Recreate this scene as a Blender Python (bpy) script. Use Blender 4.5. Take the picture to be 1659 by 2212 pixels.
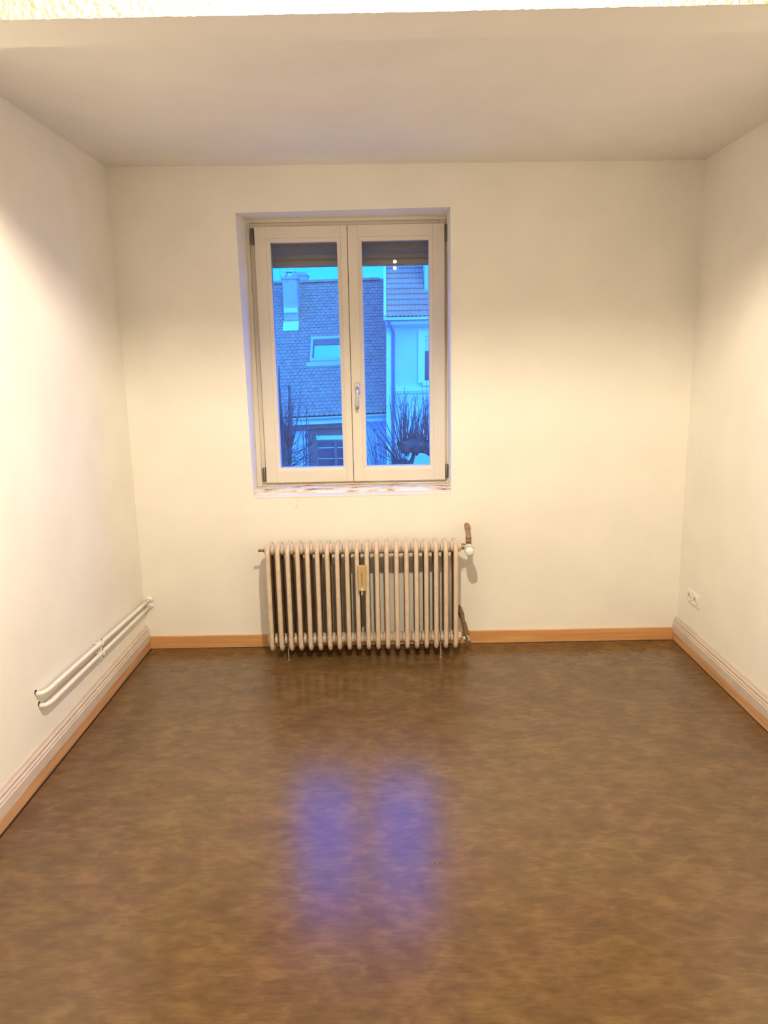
import bpy, bmesh, math, random
from mathutils import Vector, Matrix

for o in list(bpy.data.objects):
    bpy.data.objects.remove(o, do_unlink=True)
scene = bpy.context.scene
COL = scene.collection
PI = math.pi
rnd = random.Random(7)

# ------------------------------------------------------------------ camera
cd = bpy.data.cameras.new('camera')
cam = bpy.data.objects.new('camera', cd)
COL.objects.link(cam)
cd.sensor_fit = 'VERTICAL'
cd.sensor_height = 24.0
cd.lens = 1619.09 / 2212 * 24.0
cd.clip_start = 0.05
cd.clip_end = 500
cr, cu, cf = (0.99981, 0.0001, -0.0189), (0.0185, 0.1994, 0.9798), (-0.0038, 0.9799, -0.1993)
cam.matrix_world = Matrix(((cr[0], cu[0], -cf[0], 0), (cr[1], cu[1], -cf[1], -3.968),
                           (cr[2], cu[2], -cf[2], 1.5605), (0, 0, 0, 1)))
scene.camera = cam

# ------------------------------------------------------------------ world, facade fill, exposure
w = bpy.data.worlds.new('dusk_sky')
scene.world = w
w.use_nodes = True
bg = w.node_tree.nodes['Background']
bg.inputs[0].default_value = (0.0, 0.158, 1.0, 1)
bg.inputs[1].default_value = 5.3
sl = bpy.data.lights.new('facade_fill', 'SUN')
sl.energy = 1.9
sl.color = (0.20, 0.90, 1.0)
sl.angle = math.radians(60)
fill_lamp = bpy.data.objects.new('facade_fill', sl)
fill_lamp.rotation_euler = (math.radians(66), 0, math.radians(22))   # added cyan fill on the facades, from behind our own house, out of the room
COL.objects.link(fill_lamp)
vs = scene.view_settings
vs.view_transform = 'Standard'
vs.look = 'None'
vs.gamma = 1.0
vs.use_curve_mapping = False
vs.exposure = 0.0

# ------------------------------------------------------------------ materials
def nodes_of(m):
    m.use_nodes = True
    return m.node_tree.nodes, m.node_tree.links

def pbsdf(m):
    return m.node_tree.nodes['Principled BSDF']

def mat(name, col, rough=0.5, metal=0.0, var=0.0, vscale=6.0, bump=0.0, bscale=80.0, spec=0.5, coat=0.0):
    m = bpy.data.materials.new(name)
    n, l = nodes_of(m)
    b = pbsdf(m)
    b.inputs['Base Color'].default_value = (*col, 1)
    b.inputs['Roughness'].default_value = rough
    b.inputs['Metallic'].default_value = metal
    b.inputs['Specular IOR Level'].default_value = spec
    b.inputs['Coat Weight'].default_value = coat
    geo = n.new('ShaderNodeNewGeometry')
    if var > 0:
        t = n.new('ShaderNodeTexNoise')
        t.inputs['Scale'].default_value = vscale
        t.inputs['Detail'].default_value = 5
        l.new(geo.outputs['Position'], t.inputs['Vector'])
        r = n.new('ShaderNodeValToRGB')
        r.color_ramp.elements[0].position = 0.35
        r.color_ramp.elements[1].position = 0.65
        r.color_ramp.elements[0].color = (*[c * (1 - var) for c in col], 1)
        r.color_ramp.elements[1].color = (*[min(1, c * (1 + var)) for c in col], 1)
        l.new(t.outputs['Fac'], r.inputs['Fac'])
        l.new(r.outputs['Color'], b.inputs['Base Color'])
    if bump > 0:
        t2 = n.new('ShaderNodeTexNoise')
        t2.inputs['Scale'].default_value = bscale
        t2.inputs['Detail'].default_value = 4
        l.new(geo.outputs['Position'], t2.inputs['Vector'])
        bp = n.new('ShaderNodeBump')
        bp.inputs['Strength'].default_value = bump
        bp.inputs['Distance'].default_value = 0.01
        l.new(t2.outputs['Fac'], bp.inputs['Height'])
        l.new(bp.outputs['Normal'], b.inputs['Normal'])
    return m

def wood_mat(name, c1, c2, axis, rough=0.4):
    m = bpy.data.materials.new(name)
    n, l = nodes_of(m)
    b = pbsdf(m)
    geo = n.new('ShaderNodeNewGeometry')
    mp = n.new('ShaderNodeMapping')
    sc = [60, 60, 60]
    sc[axis] = 2.5
    mp.inputs['Scale'].default_value = sc
    l.new(geo.outputs['Position'], mp.inputs['Vector'])
    t = n.new('ShaderNodeTexNoise')
    t.inputs['Scale'].default_value = 1.0
    t.inputs['Detail'].default_value = 6
    l.new(mp.outputs[0], t.inputs['Vector'])
    r = n.new('ShaderNodeValToRGB')
    r.color_ramp.elements[0].position = 0.3
    r.color_ramp.elements[1].position = 0.7
    r.color_ramp.elements[0].color = (*c1, 1)
    r.color_ramp.elements[1].color = (*c2, 1)
    l.new(t.outputs['Fac'], r.inputs['Fac'])
    l.new(r.outputs['Color'], b.inputs['Base Color'])
    b.inputs['Roughness'].default_value = rough
    return m

def floor_mat():
    m = bpy.data.materials.new('mottled_brown_linoleum')
    n, l = nodes_of(m)
    b = pbsdf(m)
    geo = n.new('ShaderNodeNewGeometry')
    def noise(scale, det, sx=1.0, sy=1.0, dist=0.0):
        mp = n.new('ShaderNodeMapping')
        mp.inputs['Scale'].default_value = (sx, sy, 1)
        l.new(geo.outputs['Position'], mp.inputs['Vector'])
        t = n.new('ShaderNodeTexNoise')
        t.inputs['Scale'].default_value = scale
        t.inputs['Detail'].default_value = det
        t.inputs['Distortion'].default_value = dist
        l.new(mp.outputs[0], t.inputs['Vector'])
        return t.outputs['Fac']
    def mth(op, a, c):
        k = n.new('ShaderNodeMath')
        k.operation = op
        for i, v in enumerate((a, c)):
            if isinstance(v, (int, float)):
                k.inputs[i].default_value = v
            else:
                l.new(v, k.inputs[i])
        return k.outputs[0]
    big = noise(7.0, 4, 1.0, 1.3, 0.4)
    mid = noise(20.0, 4, 0.8, 1.6, 0.6)
    fine = noise(60.0, 3, 0.35, 2.2)
    s = mth('ADD', mth('MULTIPLY', big, 0.55), mth('MULTIPLY', mid, 0.55))
    s = mth('ADD', s, mth('MULTIPLY', fine, 0.28))
    s = mth('SUBTRACT', s, 0.19)
    r = n.new('ShaderNodeValToRGB')
    e = r.color_ramp.elements
    e[0].position, e[0].color = 0.32, (0.100, 0.054, 0.019, 1)
    e[1].position, e[1].color = 0.69, (0.182, 0.106, 0.041, 1)
    k = r.color_ramp.elements.new(0.5)
    k.color = (0.130, 0.072, 0.027, 1)
    l.new(s, r.inputs['Fac'])
    hue = noise(4.0, 2)
    mx = n.new('ShaderNodeMix')
    mx.data_type = 'RGBA'
    mx.blend_type = 'MULTIPLY'
    hr = n.new('ShaderNodeValToRGB')
    hr.color_ramp.elements[0].position = 0.35
    hr.color_ramp.elements[1].position = 0.65
    hr.color_ramp.elements[0].color = (1.0, 1.0, 0.86, 1)
    hr.color_ramp.elements[1].color = (1.0, 0.92, 0.95, 1)
    l.new(hue, hr.inputs['Fac'])
    mx.inputs['Factor'].default_value = 1.0
    l.new(r.outputs['Color'], mx.inputs[6])
    l.new(hr.outputs['Color'], mx.inputs[7])
    l.new(mx.outputs[2], b.inputs['Base Color'])
    b.inputs['Roughness'].default_value = 0.22
    b.inputs['Specular IOR Level'].default_value = 0.75
    return m

def wall_mat(name, col, bump=0.15, bscale=180.0, stain=False):
    m = mat(name, col, 0.62, var=0.025, vscale=3.0, bump=bump, bscale=bscale, spec=0.3)
    if stain:
        n, l = nodes_of(m)
        b = pbsdf(m)
        src = b.inputs['Base Color'].links[0].from_socket
        geo = n.new('ShaderNodeNewGeometry')
        mp = n.new('ShaderNodeMapping')
        mp.inputs['Location'].default_value = (0.53, 0, -0.80)
        l.new(geo.outputs['Position'], mp.inputs['Vector'])
        ln = n.new('ShaderNodeVectorMath')
        ln.operation = 'LENGTH'
        l.new(mp.outputs[0], ln.inputs[0])
        mr = n.new('ShaderNodeMapRange')
        mr.inputs['From Min'].default_value = 0.085
        mr.inputs['From Max'].default_value = 0.02
        l.new(ln.outputs['Value'], mr.inputs['Value'])
        t = n.new('ShaderNodeTexNoise')
        t.inputs['Scale'].default_value = 38
        t.inputs['Distortion'].default_value = 1.2
        l.new(geo.outputs['Position'], t.inputs['Vector'])
        r = n.new('ShaderNodeValToRGB')
        r.color_ramp.elements[0].position = 0.60
        r.color_ramp.elements[1].position = 0.66
        l.new(t.outputs['Fac'], r.inputs['Fac'])
        k = n.new('ShaderNodeMath')
        k.operation = 'MULTIPLY'
        l.new(mr.outputs[0], k.inputs[0])
        l.new(r.outputs['Color'], k.inputs[1])
        mx = n.new('ShaderNodeMix')
        mx.data_type = 'RGBA'
        l.new(k.outputs[0], mx.inputs['Factor'])
        l.new(src, mx.inputs[6])
        mx.inputs[7].default_value = (0.78, 0.68, 0.52, 1)
        l.new(mx.outputs[2], b.inputs['Base Color'])
    return m

def sill_mat():
    m = bpy.data.materials.new('rough_plaster_and_old_wood')
    n, l = nodes_of(m)
    b = pbsdf(m)
    geo = n.new('ShaderNodeNewGeometry')
    mp = n.new('ShaderNodeMapping')
    mp.inputs['Scale'].default_value = (7, 30, 30)
    l.new(geo.outputs['Position'], mp.inputs['Vector'])
    t = n.new('ShaderNodeTexNoise')
    t.inputs['Scale'].default_value = 1.2
    t.inputs['Detail'].default_value = 7
    t.inputs['Distortion'].default_value = 0.8
    l.new(mp.outputs[0], t.inputs['Vector'])
    r = n.new('ShaderNodeValToRGB')
    e = r.color_ramp.elements
    e[0].position, e[0].color = 0.30, (0.22, 0.14, 0.07, 1)
    e[1].position, e[1].color = 0.56, (0.85, 0.82, 0.78, 1)
    k = e.new(0.38); k.color = (0.62, 0.42, 0.22, 1)
    k = e.new(0.47); k.color = (0.78, 0.66, 0.48, 1)
    l.new(t.outputs['Fac'], r.inputs['Fac'])
    l.new(r.outputs['Color'], b.inputs['Base Color'])
    b.inputs['Roughness'].default_value = 0.8
    return m

def glass_mat():
    m = bpy.data.materials.new('window_glass')
    n, l = nodes_of(m)
    for x in list(n):
        n.remove(x)
    out = n.new('ShaderNodeOutputMaterial')
    mix = n.new('ShaderNodeMixShader')
    tr = n.new('ShaderNodeBsdfTransparent')
    tr.inputs[0].default_value = (0.97, 0.98, 0.98, 1)
    gl = n.new('ShaderNodeBsdfGlossy')
    gl.inputs['Roughness'].default_value = 0.0
    fr = n.new('ShaderNodeFresnel')
    fr.inputs['IOR'].default_value = 1.5
    l.new(fr.outputs[0], mix.inputs[0])
    l.new(tr.outputs[0], mix.inputs[1])
    l.new(gl.outputs[0], mix.inputs[2])
    l.new(mix.outputs[0], out.inputs[0])
    return m

def emit_mat(name, col, s):
    m = bpy.data.materials.new(name)
    n, l = nodes_of(m)
    b = pbsdf(m)
    b.inputs['Base Color'].default_value = (1, 1, 1, 1)
    b.inputs['Emission Color'].default_value = (*col, 1)
    b.inputs['Emission Strength'].default_value = s
    return m

M = dict(
    wall=wall_mat('white_wall_paint', (0.92, 0.885, 0.82)),
    wallb=wall_mat('white_wall_paint_under_window', (0.92, 0.885, 0.82), stain=True),
    ceil=wall_mat('white_ceiling_paint', (0.88, 0.855, 0.81), bump=0.08),
    beam=wall_mat('roughcast_white_beam', (0.84, 0.81, 0.72), bump=1.0, bscale=60),
    floor=floor_mat(),
    seam=mat('dark_seam', (0.03, 0.015, 0.008), 0.8),
    lightwood_x=wood_mat('oak_baseboard_x', (0.58, 0.27, 0.09), (0.72, 0.40, 0.17), 0),
    lightwood_y=wood_mat('oak_baseboard_y', (0.50, 0.25, 0.10), (0.74, 0.42, 0.22), 1),
    mould=mat('painted_moulding', (0.64, 0.54, 0.46), 0.35, var=0.05, vscale=9),
    wframe=mat('cream_window_paint', (0.80, 0.73, 0.62), 0.3, var=0.01, vscale=4),
    bead=mat('cream_bead_paint', (0.82, 0.75, 0.64), 0.3),
    glass=glass_mat(),
    hinge=mat('grey_hinge_cap', (0.17, 0.15, 0.13), 0.35, 0.6),
    chrome=mat('satin_aluminium', (0.62, 0.58, 0.58), 0.24, 0.9),
    sill=sill_mat(),
    shutter=mat('grey_shutter', (0.34, 0.24, 0.12), 0.5),
    rad=mat('aged_cream_radiator_enamel', (0.70, 0.56, 0.43), 0.32, var=0.07, vscale=30, bump=0.12, bscale=120),
    rad_inner=mat('dark_brown_inner_columns', (0.17, 0.10, 0.055), 0.7, var=0.2, vscale=25),  # darker brown on the inner columns only
    steel=mat('thin_steel_leg', (0.5, 0.48, 0.44), 0.4, 0.8),
    brass=mat('dark_brass', (0.34, 0.27, 0.17), 0.28, 0.9),
    nickel=mat('dull_nickel', (0.62, 0.55, 0.44), 0.2, 1.0),
    plastic=mat('white_plastic', (0.86, 0.84, 0.78), 0.35),
    black=mat('black_print', (0.02, 0.02, 0.02), 0.5),
    meter=mat('tan_meter_plastic', (0.52, 0.38, 0.18), 0.4, var=0.03, vscale=40),
    hemp=mat('brown_pipe_wrap', (0.34, 0.21, 0.11), 0.6, var=0.25, vscale=70, bump=0.8, bscale=90),
    hempd=mat('dark_brown_pipe_wrap', (0.20, 0.12, 0.05), 0.6, var=0.25, vscale=70, bump=0.8, bscale=90),
    hempdark=mat('dark_binding', (0.09, 0.05, 0.02), 0.7),
    pipew=mat('white_pipe_paint', (0.86, 0.84, 0.78), 0.25),
    bulb=emit_mat('lit_bulb_glass', (1.0, 0.86, 0.635), 10100.0),
    bulb2=emit_mat('lit_globe_glass', (1.0, 0.9, 0.75), 60.0),
    bulbbody=mat('bulb_body', (0.5, 0.5, 0.48), 0.4),
    tile=mat('dark_clay_tile', (0.40, 0.25, 0.19), 0.7, var=0.16, vscale=5, bump=0.3, bscale=30),
    tedge=mat('shadow_tile_edge', (0.06, 0.06, 0.05), 0.9),  # shadow lines under the tile courses, painted onto the side faces
    tile2=mat('red_clay_pantile', (0.95, 0.30, 0.20), 0.6, var=0.12, vscale=1.2),
    chim=mat('grey_chimney_render', (0.50, 0.44, 0.48), 0.9, var=0.1, vscale=3, bump=0.3, bscale=15),
    pipeg=mat('dark_painted_downpipe', (0.16, 0.20, 0.30), 0.5),
    render=mat('pale_render', (0.50, 0.66, 0.80), 0.85, var=0.06, vscale=0.8, bump=0.2, bscale=12),
    renderw=mat('white_trim', (0.72, 0.84, 0.88), 0.7),
    zinc=mat('zinc_gutter', (0.55, 0.60, 0.66), 0.4, 0.4),
    stone=mat('sandstone_surround', (0.20, 0.14, 0.14), 0.8, var=0.12, vscale=5),
    darkpane=mat('dark_house_glass', (0.05, 0.06, 0.09), 0.1),
    skyl=mat('skylight_glass', (0.03, 0.03, 0.03), 0.02, 1.0),
    bark=mat('dark_bark', (0.10, 0.075, 0.08), 0.9, var=0.3, vscale=14, bump=0.9, bscale=30),
    twig=mat('twig_bark', (0.11, 0.09, 0.10), 0.8),
    ground=mat('street_asphalt', (0.14, 0.14, 0.15), 0.9, var=0.15, vscale=2),
)
pbsdf(M['skyl']).inputs['Base Color'].default_value = (0.75, 0.85, 0.95, 1)

# ------------------------------------------------------------------ mesh helpers
def new_obj(name, bm, m, parent=None, smooth=False, bevel=0.0, autosmooth=None):
    me = bpy.data.meshes.new(name)
    bmesh.ops.recalc_face_normals(bm, faces=bm.faces[:])
    bm.to_mesh(me)
    bm.free()
    if smooth:
        for p in me.polygons:
            p.use_smooth = True
        if autosmooth:
            me.set_sharp_from_angle(angle=math.radians(autosmooth))
    me.materials.append(m)
    o = bpy.data.objects.new(name, me)
    COL.objects.link(o)
    if parent is not None:
        o.parent = parent
    if bevel > 0:
        bv = o.modifiers.new('bevel', 'BEVEL')
        bv.width = bevel
        bv.segments = 2
        bv.limit_method = 'ANGLE'
    return o

def empty(name, loc=(0, 0, 0)):
    o = bpy.data.objects.new(name, None)
    o.location = loc
    o.empty_display_size = 0.1
    COL.objects.link(o)
    return o

def tag(o, label=None, cat=None, group=None, kind=None):
    for k, v in (('label', label), ('category', cat), ('group', group), ('kind', kind)):
        if v:
            o[k] = v
    return o

def box(bm, x0, x1, y0, y1, z0, z1, T=None):
    vs_ = [(x, y, z) for x in (x0, x1) for y in (y0, y1) for z in (z0, z1)]
    return hexa(bm, vs_, T)

def hexa(bm, c, T=None):
    # corners ordered x-major, then y, then z
    v = [bm.verts.new(T(Vector(p)) if T else p) for p in c]
    for f in ((0, 1, 3, 2), (4, 6, 7, 5), (0, 4, 5, 1), (2, 3, 7, 6), (0, 2, 6, 4), (1, 5, 7, 3)):
        bm.faces.new([v[i] for i in f])
    return v

def tube(bm, path, rad, n=10, caps=True, ref=None, closed=False, ry=None):
    P = [Vector(p) for p in path]
    if isinstance(rad, (int, float)):
        rad = [rad] * len(P)
    if ry is None:
        ry = rad
    elif isinstance(ry, (int, float)):
        ry = [ry] * len(P)
    rings = []
    a = None
    for i, p in enumerate(P):
        if closed:
            t = P[(i + 1) % len(P)] - P[i - 1]
        else:
            t = P[min(i + 1, len(P) - 1)] - P[max(i - 1, 0)]
        t.normalize()
        if ref is not None:
            a = Vector(ref)
            a = (a - t * a.dot(t)).normalized()
        elif a is None:
            a = t.orthogonal().normalized()
        else:
            a = (a - t * a.dot(t)).normalized()
        b = t.cross(a)
        rings.append([bm.verts.new(p + a * math.cos(2 * PI * k / n) * rad[i] + b * math.sin(2 * PI * k / n) * ry[i])
                      for k in range(n)])
    m = len(rings)
    for i in range(m if closed else m - 1):
        r0, r1 = rings[i], rings[(i + 1) % m]
        for k in range(n):
            bm.faces.new((r0[k], r0[(k + 1) % n], r1[(k + 1) % n], r1[k]))
    if caps and not closed:
        bm.faces.new(rings[0][::-1])
        bm.faces.new(rings[-1])

def lathe(bm, prof, T, n=20):
    # prof: (axial, radius) pairs; T maps (a, u, v) to world
    rings = []
    for a, r in prof:
        if r < 1e-6:
            rings.append([bm.verts.new(T(a, 0, 0))])
        else:
            rings.append([bm.verts.new(T(a, r * math.cos(2 * PI * k / n), r * math.sin(2 * PI * k / n))) for k in range(n)])
    for r0, r1 in zip(rings, rings[1:]):
        for k in range(n):
            q = [r0[k % len(r0)], r0[(k + 1) % len(r0)], r1[(k + 1) % len(r1)], r1[k % len(r1)]]
            u = []
            for x in q:
                if x not in u:
                    u.append(x)
            if len(u) > 2:
                bm.faces.new(u)
    for r in (rings[0], rings[-1]):
        if len(r) > 2:
            bm.faces.new(r)

def extrude_profile(bm, prof, along, a0, a1, T=None, segs=1, wob=None):
    # prof: list of (u, z); along 'x' -> point (a, u, z), along 'y' -> (u, a, z)
    rings = []
    for s in range(segs + 1):
        a = a0 + (a1 - a0) * s / segs
        ring = []
        for i, (u, z) in enumerate(prof):
            if wob:
                u, z = wob(i, a, u, z)
            ring.append(bm.verts.new((a, u, z) if along == 'x' else (u, a, z)))
        rings.append(ring)
    n = len(prof)
    for r0, r1 in zip(rings, rings[1:]):
        for k in range(n):
            bm.faces.new((r0[k], r0[(k + 1) % n], r1[(k + 1) % n], r1[k]))
    bm.faces.new(rings[0][::-1])
    bm.faces.new(rings[-1])

def one(name, m, parent, fn, **kw):
    bm = bmesh.new()
    fn(bm)
    return new_obj(name, bm, m, parent, **kw)

def dup(o, parent=None):
    c = o.copy()
    COL.objects.link(c)
    if parent is not None:
        c.parent = parent
    return c

# ------------------------------------------------------------------ room shell
XL, XR = -1.3546, 1.6007
YF = -4.6
# floor
tag(one('floor', M['floor'], None, lambda bm: box(bm, XL - .1, XR + .1, YF, 0.05, -.12, 0)), kind='structure')
# side and front walls
tag(one('wall_left', M['wall'], None, lambda bm: box(bm, XL - .2, XL, YF, 0, -.12, 2.95)), kind='structure')
tag(one('wall_right', M['wall'], None, lambda bm: box(bm, XR, XR + .2, YF, 0, -.12, 2.95)), kind='structure')
tag(one('wall_front', M['wall'], None, lambda bm: box(bm, XL - .2, XR + .2, YF - .2, YF, -.12, 2.95)), kind='structure')
# back wall with the window opening (the plastered opening is a little out of square)
FR = dict(tl=(-.730, 2.292), tr=(.345, 2.300), br=(.348, .8556), bl=(-.715, .8454))
BK = dict(tl=(-.714, 2.294), tr=(.344, 2.294), br=(.350, .860), bl=(-.724, .860))
def back_wall(bm):
    X0, X1, Z0, Z1, Y1 = XL - .2, XR + .2, -.12, 2.95, .38
    loops = []
    for Y, D in ((0, FR), (.20, BK), (Y1, BK)):
        loops.append([bm.verts.new((D[k][0], Y, D[k][1])) for k in ('tl', 'tr', 'br', 'bl')])
    outs = []
    for Y in (0, Y1):
        outs.append([bm.verts.new(p) for p in ((X0, Y, Z1), (X1, Y, Z1), (X1, Y, Z0), (X0, Y, Z0))])
    for k in range(4):
        j = (k + 1) % 4
        bm.faces.new((outs[0][k], outs[0][j], loops[0][j], loops[0][k]))
        bm.faces.new((outs[1][k], outs[1][j], loops[2][j], loops[2][k]))
        bm.faces.new((outs[0][k], outs[0][j], outs[1][j], outs[1][k]))
        for a, b in ((0, 1), (1, 2)):
            bm.faces.new((loops[a][k], loops[a][j], loops[b][j], loops[b][k]))
tag(one('wall_back', M['wallb'], None, back_wall), kind='structure')
# ceiling: lower far part, higher near part; roughcast beam face between them
def ceiling(bm):
    YB = -1.785
    def zc(x, y):
        f = (y - YB) / (0 - YB)
        s = (x - XL) / (XR - XL)
        return 2.502 + f * ((2.517 * (1 - s) + 2.495 * s) - 2.502)
    c = [(x, y, z) for x in (XL, XR) for y in (YB, 0) for z in (zc(x, y), 2.95)]
    hexa(bm, c)
    box(bm, XL, XR, YF, -1.951, 2.62, 2.95)
tag(one('ceiling', M['ceil'], None, ceiling), kind='structure')
tr = tag(one('trim_1', M['ceil'], None, lambda bm: box(bm, XL, XR, -1.948, -1.785, 2.384, 2.95), bevel=.004), kind='structure')
def roughcast(bm):
    # thin coat of coarse roughcast on the near face, its lower lip slightly uneven
    r5 = random.Random(9)
    nx, nz = 260, 10
    g = [[bm.verts.new((XL + (XR - XL) * i / nx, -1.9515 - .0025 * r5.random(), 2.3835 + .2365 * (j / nz) ** 2 - (.0015 * r5.random() if j == 0 else 0)))
          for j in range(nz + 1)] for i in range(nx + 1)]
    for a, b in zip(g, g[1:]):
        for j in range(nz):
            bm.faces.new((a[j], a[j + 1], b[j + 1], b[j]))
    lip = [bm.verts.new((a[0].co.x, -1.948, 2.3845)) for a in g]
    for i in range(nx):
        bm.faces.new((g[i][0], g[i + 1][0], lip[i + 1], lip[i]))
one('roughcast_face', M['beam'], tr, roughcast, smooth=True, autosmooth=60)

# baseboards
bb = tag(one('baseboard_back', M['lightwood_x'], None,
     lambda bm: box(bm, XL + .021, XR - .021, -.016, 0, 0, .070), bevel=.0025), kind='structure')
def side_board(side, X, sgn):
    def wob(i, a, u, z):
        if i in (0, 1):
            z += .0016 * math.sin(a * 9.0 + sgn) + .0010 * math.sin(a * 31.0 + 2 * sgn) + .0008 * math.sin(a * 67.0)
        return u, z
    prof = [(0, .050), (.0225, .050), (.0215, .090), (.0170, .094), (.0190, .101), (.0120, .106), (.0150, .113),
            (.0150, .118), (.0090, .124), (.0060, .133), (0, .136)]
    p = [(X + sgn * u, z) for u, z in prof]
    o = one('baseboard_' + side, M['mould'], None,
            lambda bm: extrude_profile(bm, p, 'y', YF, 0, segs=120, wob=wob))
    tag(o, kind='structure')
    s = one('wood_strip', M['lightwood_y'], o,
            lambda bm: box(bm, min(X, X + sgn * .021), max(X, X + sgn * .021), YF, 0, 0, .056), bevel=.002)
    tag(s, label='bare orange wooden lower strip')
side_board('left', XL, 1)
side_board('right', XR, -1)
fl = bpy.data.objects['floor']
one('edge_seam', M['seam'], fl, lambda bm: box(bm, XL + .021, XL + .029, YF, -.016, -.001, .0015))
one('edge_seam', M['seam'], fl, lambda bm: box(bm, XR - .025, XR - .021, YF, -.016, -.001, .0012))
one('edge_seam', M['seam'], fl, lambda bm: box(bm, XL + .021, XR - .021, -.019, -.016, -.001, .0012))
# a chip and two small blisters in the linoleum
def blister(bm, x, y, rx, ry, h):
    lathe(bm, [(h, 0), (h * .85, .5), (0, 1)], lambda a, u, v: (x + u * rx, y + v * ry, a), 12)
one('floor_chip', mat('brown_chip', (.22, .10, .05), .6), fl, lambda bm: blister(bm, .048, -1.739, .005, .004, .0008), smooth=True)
one('floor_chip', M['floor'], fl, lambda bm: blister(bm, .058, -1.585, .004, .004, .0015), smooth=True)
one('floor_chip', M['floor'], fl, lambda bm: blister(bm, .139, -1.872, .012, .005, .0012), smooth=True)

# ------------------------------------------------------------------ window_1
win = tag(empty('window_1', (-.19, .20, .86)), kind='structure')
WIN_OFF = Vector((-.19, .20, .86))
def wpart(name, m, fn, parent=win, off=WIN_OFF, **kw):
    bm = bmesh.new()
    fn(bm)
    for v in bm.verts:
        v.co -= off
    return new_obj(name, bm, m, parent, **kw)

YS = .180                      # front face of the sashes
def frame(bm):
    # outer step, inner step and rebate of the fixed frame
    for (x0, x1, z0, z1, y) in ((-.735, .360, .845, 2.310, .2), (-.704, .336, .874, 2.280, .207)):
        pass
    def ring(x0, x1, z0, z1, X0, X1, Z0, Z1, y0, y1):
        box(bm, x0, X0, y0, y1, z0, z1)
        box(bm, X1, x1, y0, y1, z0, z1)
        box(bm, X0, X1, y0, y1, z0, Z0)
        box(bm, X0, X1, y0, y1, Z1, z1)
    ring(-.726, .356, .857, 2.302, -.699, .341, .882, 2.277, .197, .275)
    ring(-.699, .341, .882, 2.277, -.650, .308, .922, 2.236, .209, .275)
wpart('frame', M['wframe'], frame, bevel=.002)

def sash(x0, x1, z0, z1, gx0, gx1, gz0, gz1, bw):
    # stiles full height, rails between, open glass area; 4 mitred beads, 2 panes
    def body(bm):
        a, b = gx0 - bw, gx1 + bw
        c, d = gz0 - bw, gz1 + bw
        box(bm, x0, a, YS, .25, z0, z1)
        box(bm, b, x1, YS, .25, z0, z1)
        box(bm, a, b, YS, .25, z0, c)
        box(bm, a, b, YS, .25, d, z1)
        # back half of the rebate behind the glass
        box(bm, a, gx0, .237, .25, c, d)
        box(bm, gx1, b, .237, .25, c, d)
        box(bm, gx0, gx1, .237, .25, c, gz0)
        box(bm, gx0, gx1, .237, .25, gz1, d)
    s = wpart('sash', M['wframe'], body, bevel=.0018)
    def bead(bm):
        o = [(gx0 - bw, gz0 - bw), (gx1 + bw, gz0 - bw), (gx1 + bw, gz1 + bw), (gx0 - bw, gz1 + bw)]
        i = [(gx0, gz0), (gx1, gz0), (gx1, gz1), (gx0, gz1)]
        e = .0025
        rings = []
        for pts, y in ((o, .205), (o, .1835), ([(p[0] + e * sx, p[1] + e * sz) for p, sx, sz in
                       zip(o, (1, -1, -1, 1), (1, 1, -1, -1))], .1825), (i, .194), (i, .205)):
            rings.append([bm.verts.new((p[0], y, p[1])) for p in pts])
        for r0, r1 in zip(rings, rings[1:]):
            for k in range(4):
                bm.faces.new((r0[k], r0[(k + 1) % 4], r1[(k + 1) % 4], r1[k]))
    wpart('glazing_bead', M['bead'], bead, parent=s)
    def pane(y, tilt):
        def f(bm):
            c = [(gx0 - .004, gz0 - .004), (gx1 + .004, gz0 - .004), (gx1 + .004, gz1 + .004), (gx0 - .004, gz1 + .004)]
            zc = (gz0 + gz1) / 2
            bm.faces.new([bm.verts.new((x, y + (z - zc) * tilt, z)) for x, z in c])
        return f
    wpart('glass_pane', M['glass'], pane(.2135, 0), parent=s)
    wpart('glass_pane', M['glass'], pane(.2225, .0085), parent=s)
    return s
sL = sash(-.6705, -.1835, .8955, 2.2545, -.590, -.2380, .976, 2.1745, .021)
sR = sash(-.1805, .3295, .8955, 2.2545, -.1075, .2465, .976, 2.1745, .021)
tag(sL, label='left casement with a narrow inner stile')
tag(sR, label='right casement carrying the handle')
# dark seal between the two sashes
wpart('seal', M['seam'], lambda bm: box(bm, -.1835, -.1805, .184, .206, .897, 2.253), parent=sL)
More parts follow.
